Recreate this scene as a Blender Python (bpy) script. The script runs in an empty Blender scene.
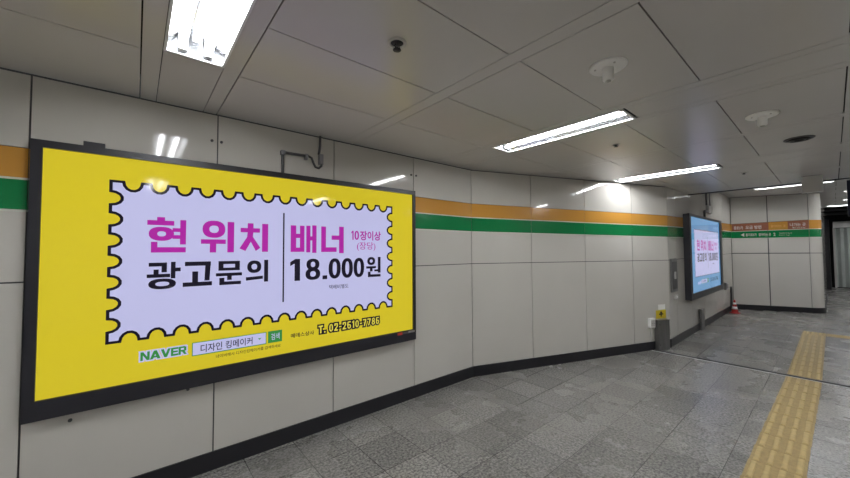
import bpy, bmesh, math, random
from mathutils import Vector, Matrix
from mathutils.geometry import tessellate_polygon
random.seed(7)
C = bpy.context.scene.collection
sc = bpy.context.scene

# ------------------------------------------------------------------ camera, world, exposure
cam_d = bpy.data.cameras.new('camera')
cam = bpy.data.objects.new('camera', cam_d)
C.objects.link(cam)
cam_d.sensor_width = 36.0
cam_d.lens = 343.413 / 850 * 36.0
cam_d.clip_start = 0.02
YAW, PITCH, ROLL = math.radians(49.8965), math.radians(1.9865), math.radians(-0.3131)
F = Vector((math.cos(YAW) * math.cos(PITCH), math.sin(YAW) * math.cos(PITCH), math.sin(PITCH)))
R = Vector((math.sin(YAW), -math.cos(YAW), 0))
U = R.cross(F)
R2 = R * math.cos(ROLL) + U * math.sin(ROLL)
U2 = -R * math.sin(ROLL) + U * math.cos(ROLL)
cam.matrix_world = Matrix(((R2.x, U2.x, -F.x, 0), (R2.y, U2.y, -F.y, 0), (R2.z, U2.z, -F.z, 1.6), (0, 0, 0, 1)))
sc.camera = cam

world = bpy.data.worlds.new('station_air')
sc.world = world
world.use_nodes = True
world.node_tree.nodes['Background'].inputs[0].default_value = (0.9, 0.95, 1.0, 1)
world.node_tree.nodes['Background'].inputs[1].default_value = 0.05

sc.view_settings.view_transform = 'Standard'
sc.view_settings.look = 'None'
sc.view_settings.gamma = 1.0
sc.view_settings.use_curve_mapping = False
sc.view_settings.exposure = 0.0
TUBE = 64.0          # radiance of the fluorescent tubes
SIGN = 0.55          # radiance of the backlit posters


# ------------------------------------------------------------------ materials
def lin(c):
    return tuple(((v / 255) / 12.92 if v / 255 <= 0.04045 else ((v / 255 + 0.055) / 1.055) ** 2.4) for v in c)


def mat(name, col, rough=0.5, metal=0.0, emit=None, es=0.0, spec=0.5, coat=0.0):
    m = bpy.data.materials.new(name)
    m.use_nodes = True
    b = m.node_tree.nodes['Principled BSDF']
    b.inputs['Base Color'].default_value = (*col, 1)
    b.inputs['Roughness'].default_value = rough
    b.inputs['Metallic'].default_value = metal
    b.inputs['Specular IOR Level'].default_value = spec
    b.inputs['Coat Weight'].default_value = coat
    b.inputs['Coat Roughness'].default_value = 0.05
    if emit:
        b.inputs['Emission Color'].default_value = (*emit, 1)
        b.inputs['Emission Strength'].default_value = es
    return m


def vary(m, scale, amount, detail=4, bump=0.0, stretch=(1, 1, 1)):
    """procedural tone variation over the base colour"""
    nt = m.node_tree
    b = nt.nodes['Principled BSDF']
    col = tuple(b.inputs['Base Color'].default_value)
    tc = nt.nodes.new('ShaderNodeTexCoord')
    mp = nt.nodes.new('ShaderNodeMapping')
    mp.inputs['Scale'].default_value = stretch
    nz = nt.nodes.new('ShaderNodeTexNoise')
    nz.inputs['Scale'].default_value = scale
    nz.inputs['Detail'].default_value = detail
    rp = nt.nodes.new('ShaderNodeValToRGB')
    rp.color_ramp.elements[0].position = 0.3
    rp.color_ramp.elements[1].position = 0.7
    rp.color_ramp.elements[0].color = tuple(c * (1 - amount) for c in col[:3]) + (1,)
    rp.color_ramp.elements[1].color = tuple(min(1, c * (1 + amount)) for c in col[:3]) + (1,)
    nt.links.new(tc.outputs['Object'], mp.inputs['Vector'])
    nt.links.new(mp.outputs['Vector'], nz.inputs['Vector'])
    nt.links.new(nz.outputs['Fac'], rp.inputs['Fac'])
    nt.links.new(rp.outputs['Color'], b.inputs['Base Color'])
    if bump:
        bp = nt.nodes.new('ShaderNodeBump')
        bp.inputs['Strength'].default_value = bump
        bp.inputs['Distance'].default_value = 0.002
        nt.links.new(nz.outputs['Fac'], bp.inputs['Height'])
        nt.links.new(bp.outputs['Normal'], b.inputs['Normal'])
    return m


M = {}
M['wall'] = vary(mat('enamel_wall_panel', (0.615, 0.595, 0.55), 0.06, spec=0.5), 1.3, 0.03)
M['gap'] = mat('dark_joint', (0.085, 0.085, 0.088), 0.7)
M['ceil'] = vary(mat('painted_ceiling_panel', (0.615, 0.598, 0.582), 0.24, spec=0.5), 1.1, 0.03)
M['plenum'] = mat('plenum_dark', (0.012, 0.012, 0.013), 0.9)
M['base'] = mat('black_skirting', (0.012, 0.012, 0.016), 0.35)
M['orange'] = mat('orange_band', lin((196, 142, 62)), 0.18)
M['green'] = mat('green_band', lin((12, 122, 66)), 0.18)
M['maroon'] = mat('brown_red_band', lin((150, 96, 74)), 0.25)
M['pale'] = mat('pale_band_edge', (0.66, 0.66, 0.60), 0.3)
M['signwhite'] = mat('white_sign_lettering', (0.68, 0.64, 0.59), 0.4)
M['signamber'] = mat('amber_sign_lettering', lin((226, 178, 96)), 0.4)
M['tube'] = mat('lit_fluorescent_tube', (1, 1, 1), 0.3, emit=(0.975, 0.985, 1.0), es=TUBE)
M['trough'] = mat('white_lamp_metal', (0.80, 0.81, 0.81), 0.3)
M['mirror'] = mat('aluminium_reflector', (0.42, 0.43, 0.45), 0.2, 0.92)
M['socket'] = mat('lamp_socket_plastic', (0.62, 0.62, 0.60), 0.4)
M['frame'] = mat('black_lightbox_frame', (0.019, 0.019, 0.026), 0.38)
M['steel'] = vary(mat('brushed_steel', (0.24, 0.24, 0.24), 0.38, 0.85), 30, 0.12, stretch=(1, 1, 0.1))
M['steeldark'] = mat('dark_steel', (0.12, 0.12, 0.125), 0.45, 0.5)
M['plastic'] = mat('white_plastic', (0.93, 0.93, 0.91), 0.35)
M['lightgrey'] = mat('light_grey_enamel', (0.55, 0.54, 0.52), 0.35)
M['black'] = mat('black_plastic', (0.015, 0.015, 0.015), 0.5)
M['navy'] = mat('dark_navy_sign_face', (0.012, 0.014, 0.035), 0.4)
M['yellowtag'] = mat('yellow_warning_sticker', lin((214, 190, 40)), 0.5)
M['cone'] = mat('red_cone_plastic', lin((165, 26, 22)), 0.45)
M['shutter'] = vary(mat('grey_green_folding_shutter', (0.48, 0.52, 0.49), 0.5), 3, 0.06)
M['pipe'] = mat('grey_conduit_metal', (0.30, 0.30, 0.32), 0.4, 0.4)
M['stickred'] = mat('red_sticker', lin((190, 60, 50)), 0.5)


def printm(name, srgb, k=1.0):
    c = lin(srgb)
    m = mat(name, tuple(v * 0.2 for v in c), 0.06, emit=c, es=SIGN * k, spec=0.25)
    return m


M['p_yellow'] = printm('backlit_yellow', (250, 228, 52))
M['p_white'] = printm('backlit_white', (212, 212, 255), 1.2)
M['p_pink'] = printm('backlit_magenta', (205, 50, 190))
M['p_ink'] = printm('backlit_black_ink', (36, 32, 52), 0.8)
M['p_green'] = printm('backlit_green', (70, 165, 84))
M['p_blue'] = printm('backlit_pale_blue', (126, 186, 240), 0.95)
M['p_navy'] = printm('backlit_dark_blue_ink', (48, 44, 96), 0.8)
M['p_lime'] = printm('backlit_light_yellow', (255, 240, 90))


def floor_material():
    m = bpy.data.materials.new('granite_floor_tiles')
    m.use_nodes = True
    nt = m.node_tree
    b = nt.nodes['Principled BSDF']
    tc = nt.nodes.new('ShaderNodeTexCoord')
    mp = nt.nodes.new('ShaderNodeMapping')
    mp.inputs['Location'].default_value = (-0.667 + 0.375 * 40, -1.754 + 0.3965 * 40, 0)
    br = nt.nodes.new('ShaderNodeTexBrick')
    br.offset = 0.0
    br.squash = 1.0
    br.inputs['Scale'].default_value = 1.0
    br.inputs['Brick Width'].default_value = 0.375
    br.inputs['Row Height'].default_value = 0.3965
    br.inputs['Mortar Size'].default_value = 0.003
    br.inputs['Mortar Smooth'].default_value = 0.2
    br.inputs['Bias'].default_value = 0.25
    br.inputs['Color1'].default_value = (0.172, 0.170, 0.163, 1)
    br.inputs['Color2'].default_value = (0.272, 0.269, 0.258, 1)
    br.inputs['Mortar'].default_value = (0.045, 0.044, 0.042, 1)
    nt.links.new(tc.outputs['Object'], mp.inputs['Vector'])
    nt.links.new(mp.outputs['Vector'], br.inputs['Vector'])
    # granite speckle
    n1 = nt.nodes.new('ShaderNodeTexNoise')
    n1.inputs['Scale'].default_value = 52
    n1.inputs['Detail'].default_value = 1.5
    n1.inputs['Roughness'].default_value = 0.7
    r1 = nt.nodes.new('ShaderNodeValToRGB')
    r1.color_ramp.elements[0].position = 0.36
    r1.color_ramp.elements[0].color = (0.50, 0.50, 0.50, 1)
    r1.color_ramp.elements[1].position = 0.66
    r1.color_ramp.elements[1].color = (1.55, 1.53, 1.49, 1)
    nt.links.new(tc.outputs['Object'], n1.inputs['Vector'])
    nt.links.new(n1.outputs['Fac'], r1.inputs['Fac'])
    n2 = nt.nodes.new('ShaderNodeTexNoise')
    n2.inputs['Scale'].default_value = 1.6
    n2.inputs['Detail'].default_value = 4
    r2 = nt.nodes.new('ShaderNodeValToRGB')
    r2.color_ramp.elements[0].position = 0.3
    r2.color_ramp.elements[0].color = (0.88, 0.88, 0.89, 1)
    r2.color_ramp.elements[1].position = 0.7
    r2.color_ramp.elements[1].color = (1.08, 1.07, 1.05, 1)
    nt.links.new(tc.outputs['Object'], n2.inputs['Vector'])
    nt.links.new(n2.outputs['Fac'], r2.inputs['Fac'])
    x1 = nt.nodes.new('ShaderNodeMix')
    x1.data_type = 'RGBA'
    x1.blend_type = 'MULTIPLY'
    x1.inputs[0].default_value = 1.0
    x2 = nt.nodes.new('ShaderNodeMix')
    x2.data_type = 'RGBA'
    x2.blend_type = 'MULTIPLY'
    x2.inputs[0].default_value = 1.0
    nt.links.new(br.outputs['Color'], x1.inputs[6])
    nt.links.new(r1.outputs['Color'], x1.inputs[7])
    nt.links.new(x1.outputs[2], x2.inputs[6])
    nt.links.new(r2.outputs['Color'], x2.inputs[7])
    nt.links.new(x2.outputs[2], b.inputs['Base Color'])
    rr = nt.nodes.new('ShaderNodeMapRange')
    rr.inputs['To Min'].default_value = 0.20
    rr.inputs['To Max'].default_value = 0.34
    nt.links.new(n2.outputs['Fac'], rr.inputs['Value'])
    nt.links.new(rr.outputs['Result'], b.inputs['Roughness'])
    return m


M['floor'] = floor_material()


def tactile_material():
    m = mat('yellow_tactile_tile', lin((194, 171, 116)), 0.55)
    return vary(m, 26, 0.13, 5, 0.1)


M['tactile'] = tactile_material()
M['tactilebase'] = vary(mat('yellow_tactile_ground', lin((166, 144, 96)), 0.65), 26, 0.15)


# ------------------------------------------------------------------ mesh helpers
class MB:
    """collects shapes and links them as ONE mesh object"""

    def __init__(s):
        s.bm = bmesh.new()
        s.mats = []

    def mi(s, m):
        if m not in s.mats:
            s.mats.append(m)
        return s.mats.index(m)

    def poly(s, pts, m):
        f = s.bm.faces.new([s.bm.verts.new(p) for p in pts])
        f.material_index = s.mi(m)
        return f

    def hexa(s, p, m, side=None):
        """p: 8 corners, bottom 4 then top 4 in the same order"""
        v = [s.bm.verts.new(q) for q in p]
        i = s.mi(m)
        fs = [(0, 3, 2, 1), (4, 5, 6, 7), (0, 1, 5, 4), (1, 2, 6, 5), (2, 3, 7, 6), (3, 0, 4, 7)]
        for f in fs:
            s.bm.faces.new([v[k] for k in f]).material_index = i

    def box(s, x0, x1, y0, y1, z0, z1, m):
        s.hexa([(x0, y0, z0), (x1, y0, z0), (x1, y1, z0), (x0, y1, z0),
                (x0, y0, z1), (x1, y0, z1), (x1, y1, z1), (x0, y1, z1)], m)

    def lathe(s, prof, m, n=24, c=(0, 0, 0), smooth=True):
        """prof: (radius, z) pairs"""
        rings = []
        i = s.mi(m)
        for r, z in prof:
            if r < 1e-5:
                rings.append([s.bm.verts.new((c[0], c[1], c[2] + z))])
            else:
                rings.append([s.bm.verts.new((c[0] + r * math.cos(2 * math.pi * k / n), c[1] + r * math.sin(2 * math.pi * k / n), c[2] + z)) for k in range(n)])
        for a, b in zip(rings, rings[1:]):
            for k in range(n):
                k2 = (k + 1) % n
                if len(a) == 1 and len(b) == 1:
                    continue
                if len(a) == 1:
                    f = s.bm.faces.new((a[0], b[k], b[k2]))
                elif len(b) == 1:
                    f = s.bm.faces.new((a[k], b[0], a[k2]))
                else:
                    f = s.bm.faces.new((a[k], b[k], b[k2], a[k2]))
                f.material_index = i
                f.smooth = smooth

    def tube(s, pts, r, m, n=10, caps=True):
        pts = [Vector(p) for p in pts]
        i = s.mi(m)
        rings = []
        ref = None
        for k, p in enumerate(pts):
            d = (pts[min(k + 1, len(pts) - 1)] - pts[max(k - 1, 0)]).normalized()
            if ref is None:
                ref = d.orthogonal().normalized()
            else:
                ref = (ref - d * ref.dot(d)).normalized()
            b = d.cross(ref)
            rings.append([s.bm.verts.new(p + r * (ref * math.cos(2 * math.pi * a / n) + b * math.sin(2 * math.pi * a / n))) for a in range(n)])
        for a, b in zip(rings, rings[1:]):
            for k in range(n):
                f = s.bm.faces.new((a[k], a[(k + 1) % n], b[(k + 1) % n], b[k]))
                f.material_index = i
                f.smooth = True
        if caps:
            s.bm.faces.new(rings[0][::-1]).material_index = i
            s.bm.faces.new(rings[-1]).material_index = i

    def build(s, name, parent=None, bevel=0.0, loc=None, rotz=0.0):
        bmesh.ops.recalc_face_normals(s.bm, faces=s.bm.faces)
        me = bpy.data.meshes.new(name)
        s.bm.to_mesh(me)
        s.bm.free()
        for m in s.mats:
            me.materials.append(m)
        o = bpy.data.objects.new(name, me)
        C.objects.link(o)
        if parent:
            o.parent = parent
        if loc:
            o.location = loc
        o.rotation_euler.z = rotz
        if bevel:
            b = o.modifiers.new('bevel', 'BEVEL')
            b.width = bevel
            b.segments = 2
            b.limit_method = 'ANGLE'
        return o


def tag(o, label, cat, group=None, kind=None):
    o['label'] = label
    o['category'] = cat
    if group:
        o['group'] = group
    if kind:
        o['kind'] = kind
    return o


def struct(o, label=None, cat=None):
    o['kind'] = 'structure'
    if label:
        o['label'] = label
    if cat:
        o['category'] = cat
    return o


def empty(name, loc, rotz=0.0):
    o = bpy.data.objects.new(name, None)
    o.empty_display_size = 0.1
    C.objects.link(o)
    o.location = loc
    o.rotation_euler.z = rotz
    return o


def copy_tree(o, parent=None):
    c = o.copy()
    C.objects.link(c)
    if parent:
        c.parent = parent
    for ch in list(o.children):
        copy_tree(ch, c)
    return c


def glyphs(body, offset=0.0, res=4):
    """outline of a line of text as vertices in [0,1]x[0,1] and faces"""
    cu = bpy.data.curves.new('t', 'FONT')
    cu.body = body
    cu.size = 1.0
    cu.offset = offset
    cu.resolution_u = res
    ob = bpy.data.objects.new('t', cu)
    C.objects.link(ob)
    bpy.context.view_layer.update()
    me = bpy.data.meshes.new_from_object(ob.evaluated_get(bpy.context.evaluated_depsgraph_get()))
    vs = [v.co.copy() for v in me.vertices]
    fs = [tuple(p.vertices) for p in me.polygons]
    bpy.data.objects.remove(ob)
    bpy.data.curves.remove(cu)
    bpy.data.meshes.remove(me)
    return vs, fs


def lettering(mb, body, x0, x1, z0, z1, y, m, offset=0.0, grow=0.0, res=4):
    """fills the box x0..x1, z0..z1 of the wall plane y with a line of text (reads along +x)"""
    vs, fs = glyphs(body, offset, res)
    ax, bx = min(v.x for v in vs), max(v.x for v in vs)
    ay, by = min(v.y for v in vs), max(v.y for v in vs)
    i = mb.mi(m)
    x0, x1, z0, z1 = x0 - grow, x1 + grow, z0 - grow, z1 + grow
    nv = [mb.bm.verts.new((x0 + (v.x - ax) / (bx - ax) * (x1 - x0), y, z0 + (v.y - ay) / (by - ay) * (z1 - z0))) for v in vs]
    for f in fs:
        try:
            mb.bm.faces.new([nv[k] for k in f]).material_index = i
        except ValueError:
            pass


# heavy poster letters as strokes in a unit box: ('b', x0, x1, z0, z1) bar, ('o', x0, x1, z0, z1, wall x, wall z) ring, ('q', 4 points) slanted stroke
GLYPH = {
    '현': [('b', .24, .44, .90, 1), ('b', 0, .68, .77, .905), ('o', .04, .68, .33, .725, .21, .125), ('b', .84, 1, .23, .94), ('b', .64, .85, .59, .70), ('b', .64, .85, .39, .50), ('b', .10, .26, 0, .30), ('b', .10, 1, 0, .15)],
    '위': [('o', .04, .72, .46, 1, .20, .155), ('b', 0, .74, .27, .41), ('b', .26, .45, 0, .28), ('b', .79, 1, 0, .98)],
    '치': [('b', .27, .47, .83, 1), ('b', .03, .70, .68, .83), ('q', (.27, .69), (.47, .69), (.45, .50), (.25, .50)), ('q', (.25, .51), (.47, .51), (.20, .03), (0, .12)), ('q', (.30, .50), (.46, .52), (.72, .14), (.56, .03)), ('b', .78, 1, 0, 1)],
    '배': [('b', .02, .22, .04, .97), ('b', .36, .53, .04, .97), ('b', .02, .53, .53, .68), ('b', .02, .53, .04, .19), ('b', .60, .76, .02, .98), ('b', .83, 1, 0, 1), ('b', .75, .84, .45, .60)],
    '너': [('b', .02, .22, .05, .98), ('b', .02, .68, .05, .22), ('b', .46, .80, .50, .66), ('b', .79, 1, 0, 1)],
    '광': [('b', .05, .57, .84, .98), ('b', .42, .58, .62, .98), ('b', .19, .34, .52, .73), ('b', 0, .68, .43, .56), ('b', .70, .84, .38, 1), ('b', .83, 1, .64, .78), ('o', .05, .86, 0, .39, .20, .115)],
    '고': [('b', .06, .95, .83, 1), ('q', (.76, 1), (.95, 1), (.91, .21), (.73, .21)), ('b', .31, .51, .10, .60), ('b', 0, 1, 0, .17)],
    '문': [('b', .09, .91, .87, 1), ('b', .09, .91, .60, .72), ('b', .09, .28, .60, 1), ('b', .72, .91, .60, 1), ('b', 0, 1, .37, .50), ('b', .42, .60, .20, .38), ('b', .13, .32, 0, .30), ('b', .13, .96, 0, .14)],
    '의': [('o', .05, .68, .42, .98, .19, .15), ('q', (0, .09), (.76, .14), (.76, .28), (0, .24)), ('b', .81, 1, 0, 1)],
    '원': [('o', .08, .62, .60, 1, .17, .12), ('b', 0, .68, .43, .54), ('b', .26, .44, .28, .44), ('b', .56, .82, .27, .37), ('b', .81, 1, .20, 1), ('b', .12, .30, 0, .27), ('b', .12, 1, 0, .13)],
    '1': [('b', .44, 1, 0, 1), ('q', (0, .68), (.50, .80), (.50, 1), (0, .86))],
    '8': [('o', .06, .94, .46, 1, .29, .145), ('o', 0, 1, 0, .56, .31, .15)],
    '.': [('b', 0, 1, 0, 1)],
    '0': [('o', 0, 1, 0, 1, .33, .17)],
    '2': [('b', .06, .92, .83, 1), ('b', .62, .96, .52, .95), ('b', .02, .36, .66, .92), ('q', (.60, .60), (.96, .60), (.44, .12), (0, .12)), ('b', 0, 1, 0, .18)],
    '6': [('o', 0, 1, 0, .62, .32, .16), ('b', 0, .32, .28, .90), ('b', .10, .92, .83, 1)],
    '7': [('b', 0, 1, .82, 1), ('q', (.64, .84), (1, .84), (.56, 0), (.20, 0))],
    '-': [('b', 0, 1, 0, 1)],
    'T': [('b', 0, 1, .80, 1), ('b', .33, .67, 0, .85)],
    'N': [('b', 0, .27, 0, 1), ('b', .73, 1, 0, 1), ('q', (0, 1), (.30, 1), (1, 0), (.70, 0))],
    'A': [('q', (0, 0), (.29, 0), (.64, 1), (.36, 1)), ('q', (.71, 0), (1, 0), (.64, 1), (.36, 1)), ('b', .22, .78, .16, .36)],
    'V': [('q', (0, 1), (.29, 1), (.64, 0), (.36, 0)), ('q', (.71, 1), (1, 1), (.64, 0), (.36, 0))],
    'E': [('b', 0, .32, 0, 1), ('b', 0, 1, 0, .23), ('b', 0, .94, .40, .60), ('b', 0, 1, .78, 1)],
    'R': [('b', 0, .28, 0, 1), ('b', 0, .80, .79, 1), ('b', 0, .80, .36, .57), ('b', .66, .94, .44, .93), ('q', (.40, .40), (.68, .44), (1, 0), (.70, 0))],
}


def strokes(mb, ch, x0, x1, z0, z1, y, m, n=28, grow=0.0):
    """one heavy letter in the box x0..x1, z0..z1; grow thickens every stroke for an outline"""
    i = mb.mi(m)
    lay = 0
    W, H = x1 - x0, z1 - z0
    gx, gz = grow / W, grow / H
    P = lambda a, b: mb.bm.verts.new((x0 + a * W, y - lay * 0.00004, z0 + b * H))
    for s in GLYPH[ch]:
        lay += 1
        if s[0] == 'b':
            _, a, b, c, d = s
            a, b, c, d = a - gx, b + gx, c - gz, d + gz
            mb.bm.faces.new((P(a, c), P(b, c), P(b, d), P(a, d))).material_index = i
        elif s[0] == 'q':
            pt = [Vector((p[0] * W, p[1] * H)) for p in s[1:]]
            ar = sum(pt[k - 1].x * pt[k].y - pt[k].x * pt[k - 1].y for k in range(4))
            if ar < 0:
                pt.reverse()
            res = []
            for k in range(4):
                e0 = (pt[k] - pt[k - 1]).normalized()
                e1 = (pt[(k + 1) % 4] - pt[k]).normalized()
                n0, n1 = Vector((e0.y, -e0.x)), Vector((e1.y, -e1.x))
                nn = (n0 + n1).normalized()
                res.append(pt[k] + nn * grow / max(0.6, nn.dot(n1)))
            mb.bm.faces.new([P(v.x / W, v.y / H) for v in res]).material_index = i
        else:
            _, a, b, c, d, wx, wz = s
            cx, cz, rx, rz = (a + b) / 2, (c + d) / 2, (b - a) / 2, (d - c) / 2
            ring = lambda kx, kz: [P(cx + kx * math.copysign(abs(math.cos(t)) ** .86, math.cos(t)), cz + kz * math.copysign(abs(math.sin(t)) ** .86, math.sin(t))) for t in (2 * math.pi * k / n for k in range(n))]
            o_ = ring(rx + gx, rz + gz)
            i_ = ring(max(0.002, rx - wx - gx), max(0.002, rz - wz - gz))
            for k in range(n):
                mb.bm.faces.new((o_[k], o_[(k + 1) % n], i_[(k + 1) % n], i_[k])).material_index = i


def word(mb, text, x0, x1, z0, z1, y, m, widths, gap, grow=0.0):
    """a run of heavy letters; widths per letter in units, '.' sits low and '-' mid-height"""
    tot = sum(widths) + gap * (len(text) - 1)
    u = (x1 - x0) / tot
    x = x0
    H = z1 - z0
    for ch, w in zip(text, widths):
        if ch != ' ':
            a, b = (0, .2) if ch == '.' else (.38, .56) if ch == '-' else (0, 1)
            strokes(mb, ch, x, x + w * u, z0 + a * H, z0 + b * H, y, m, grow=grow)
        x += (w + gap) * u


# ------------------------------------------------------------------ the setting
ZC = 2.65            # near ceiling
ZU = 3.0             # higher ceiling beyond the step
C1 = Vector((3.3085, 2.997, 0))
C2 = Vector((6.76, 1.7667, 0))
C3 = Vector((12.325, 1.7667, 0))
DD = Vector((13.0243 - 12.3558, 0.1730 - 1.6947, 0)).normalized()
C4 = C3 + DD * ((1.7667 - 0.17) / -DD.y)     # where the end wall's line meets the side wall's line
ZB = 0.131           # skirting height
ZJ = 1.433           # horizontal joint

# floor
mb = MB()
mb.box(-3.6, 22.4, -2.6, 3.2, -0.06, 0, M['floor'])
struct(mb.build('floor'))


def wall(name, P0, P1, seams, rows, ztop, zj=(ZJ, ZJ), gap=0.009, bands=None, base=True, ext=(0.0, 0.0)):
    """panelled wall from P0 to P1; the room lies on the right-hand side. local x along, -y outwards"""
    d = P1 - P0
    L = d.length
    ang = math.atan2(d.y, d.x)
    cuts = [-ext[0]] + [s for s in seams if 0.02 < s < L - 0.02] + [L + ext[1]]
    mb = MB()
    zj_at = lambda t: zj[0] + (zj[1] - zj[0]) * t / L
    for a, b in zip(cuts, cuts[1:]):
        a2 = a + gap / 2
        b2 = b - gap / 2
        lv = [(0.0, 0.0)] + rows(a2, b2, L) + [(ztop, ztop)]
        lv = [lv[0]] + [(zj_at(a2), zj_at(b2))] + lv[1:]
        for k, ((l0, l1), (h0, h1)) in enumerate(zip(lv, lv[1:])):
            g0 = gap / 2 if k else 0
            g1 = gap / 2 if k < len(lv) - 2 else 0.011
            mb.hexa([(a2, 0, l0 + g0), (b2, 0, l1 + g0), (b2, 0.02, l1 + g0), (a2, 0.02, l0 + g0),
                     (a2, 0, h0 - g1), (b2, 0, h1 - g1), (b2, 0.02, h1 - g1), (a2, 0.02, h0 - g1)], M['wall'])
    mb.box(-ext[0], L + ext[1], 0.012, 0.05, 0, ztop, M['gap'])
    w = struct(mb.build(name, loc=P0, rotz=ang))
    if base:
        bb = MB()
        bb.box(0 - ext[0] * 0, L, -0.014, 0.0, 0, ZB, M['base'])
        struct(bb.build(base, loc=P0, rotz=ang))
    return w, L, ang


TN = [0]


def bandpair(P0, P1, seams, ot, ob, gt, gb, gap=0.004, orange=None):
    """orange and green stripe of one wall; each level is a (start, end) height pair"""
    d = P1 - P0
    L = d.length
    ang = math.atan2(d.y, d.x)
    cuts = [0] + [s for s in seams if 0.02 < s < L - 0.02] + [L]
    res = []
    for (top, bot, key, edge) in ((ot, ob, 'orange', True), (gt, gb, 'green', True)):
        mb = MB()
        for a, b in zip(cuts, cuts[1:]):
            a2, b2 = a + gap / 2, b - gap / 2
            zt = lambda t: top[0] + (top[1] - top[0]) * t / L
            zb = lambda t: bot[0] + (bot[1] - bot[0]) * t / L
            e = 0.012
            mb.hexa([(a2, -0.003, zb(a2) + e), (b2, -0.003, zb(b2) + e), (b2, 0, zb(b2) + e), (a2, 0, zb(a2) + e),
                     (a2, -0.003, zt(a2)), (b2, -0.003, zt(b2)), (b2, 0, zt(b2)), (a2, 0, zt(a2))], M[key])
            mb.hexa([(a2, -0.0035, zb(a2)), (b2, -0.0035, zb(b2)), (b2, 0, zb(b2)), (a2, 0, zb(a2)),
                     (a2, -0.0035, zb(a2) + e), (b2, -0.0035, zb(b2) + e), (b2, 0, zb(b2) + e), (a2, 0, zb(a2) + e)], M['pale'])
        TN[0] += 1
        o = mb.build('trim_%d' % TN[0], loc=P0, rotz=ang)
        struct(o)
        res.append(o)
    return res


# left wall with the large lightbox
A0 = Vector((-0.485 - 0.9484 * 3.5, 2.997, 0))
sA = [-0.485 + 0.9484 * k - A0.x for k in range(-3, 4)]
flat = lambda a, b, L: [(2.2065, 2.2065)]
wall('wall_left', A0, C1, sA, flat, ZC, base='baseboard_left')
bandpair(A0, C1, sA, (2.2065, 2.2065), (2.022, 2.022), (2.022, 2.022), (1.838, 1.838))
# slanted wall
LB = (C2 - C1).length
sB = [0.93, 1.888, 2.85]
wall('wall_middle', C1, C2, sB, lambda a, b, L: [(2.2065 - 0.042 * a / L, 2.2065 - 0.042 * b / L)], ZC, (1.433, 1.425), base='baseboard_middle')
bandpair(C1, C2, sB, (2.2065, 2.165), (2.022, 1.982), (2.022, 1.982), (1.838, 1.800))
# recessed wall with the second lightbox
LC = (C3 - C2).length
sC = [0.44, 1.44, 2.44, 3.44, 4.44]
wall('wall_recess', C2, C3, sC, lambda a, b, L: [(2.165 + 0.115 * a / L, 2.165 + 0.115 * b / L)], ZU, (1.425, 1.488), base='baseboard_recess', gap=0.010)
bandpair(C2, C3, sC, (2.165, 2.28), (1.982, 2.075), (1.982, 2.075), (1.800, 1.888))
# end wall facing the camera
RAD = 0.34
turn = abs(math.atan2(DD.y, DD.x))
TL = RAD * math.tan(turn / 2)
D1 = C4 - DD * TL
LD = (D1 - C3).length
sD = [0.745]
wall('wall_end', C3, D1, sD, lambda a, b, L: [(2.27 + 0.055 * a / L, 2.27 + 0.055 * b / L)], ZU, (1.488, 1.494), base='baseboard_end', gap=0.022)
dband = bandpair(C3, D1, sD, (2.27, 2.325), (2.068, 2.095), (2.068, 2.095), (1.882, 1.885), gap=0.012)


# rounded end of that wall and its long side
def arc_pts(off=0.0, n=10):
    """points of the rounded corner, pushed outwards by off"""
    nrm = Vector((DD.y, -DD.x, 0))           # outward normal of the end wall
    cen = D1 - nrm * RAD
    a0 = math.atan2(nrm.y, nrm.x)
    out = []
    for k in range(n + 1):
        a = a0 + turn * k / n
        out.append((cen.x + (RAD + off) * math.cos(a), cen.y + (RAD + off) * math.sin(a)))
    return out


def arc_shell(mb, z0, z1, off0, off1, m, n=10):
    pi_, po = arc_pts(off0, n), arc_pts(off1, n)
    i = mb.mi(m)
    for k in range(n):
        v = [(*pi_[k], z0), (*pi_[k + 1], z0), (*po[k + 1], z0), (*po[k], z0)]
        t = [(x, y, z1) for x, y, _ in v]
        mb.hexa(v + t, m)


mb = MB()
arc_shell(mb, 0, 1.487, -0.02, 0, M['wall'])
arc_shell(mb, 1.501, ZU, -0.02, 0, M['wall'])
arc_shell(mb, 1.487, 1.501, -0.02, -0.012, M['gap'])
bmesh.ops.remove_doubles(mb.bm, verts=mb.bm.verts, dist=1e-5)
o = struct(mb.build('wall_corner'))
mb = MB(); arc_shell(mb, 0, ZB, 0, 0.014, M['base']); struct(mb.build('baseboard_corner'))
for z0, z1, k in ((2.107, 2.326, 'orange'), (2.095, 2.107, 'pale'), (1.897, 2.095, 'green'), (1.885, 1.897, 'pale')):
    mb = MB(); arc_shell(mb, z0, z1, 0.0, 0.003, M[k]); TN[0] += 1
    struct(mb.build('trim_%d' % TN[0]))
S0 = Vector((*arc_pts()[-1], 0))
S1 = Vector((17.9, S0.y, 0))
wall('wall_side', S0, S1, [1.2 * k for k in range(1, 4)], lambda a, b, L: [(2.345, 2.345)], ZU, (1.494, 1.494), base='baseboard_side', gap=0.015)

# wall behind and opposite wall
wall('wall_right', Vector((22.2, -2.6, 0)), Vector((-3.6, -2.6, 0)), [0.95 * k for k in range(1, 27)], flat, 3.3, base='baseboard_right')
wall('wall_rear', Vector((-3.6, -2.6, 0)), Vector((-3.6, 2.997, 0)), [0.95 * k for k in range(1, 6)], flat, ZC, base='baseboard_rear')

# ---- ceilings: panels with open joints under a dark plenum, holes where fittings sit
FW = 0.1375          # half width of a fitting opening
STRIPS_NEAR = [-2.45, 0.228, 2.895, 5.60]
ROW_S = (0.895, 2.105)   # shorter reach beside the slanted wall
ROW_L = (0.985, 2.195)
ROW_R = (-1.60, -0.39)
END = 0.022


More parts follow.
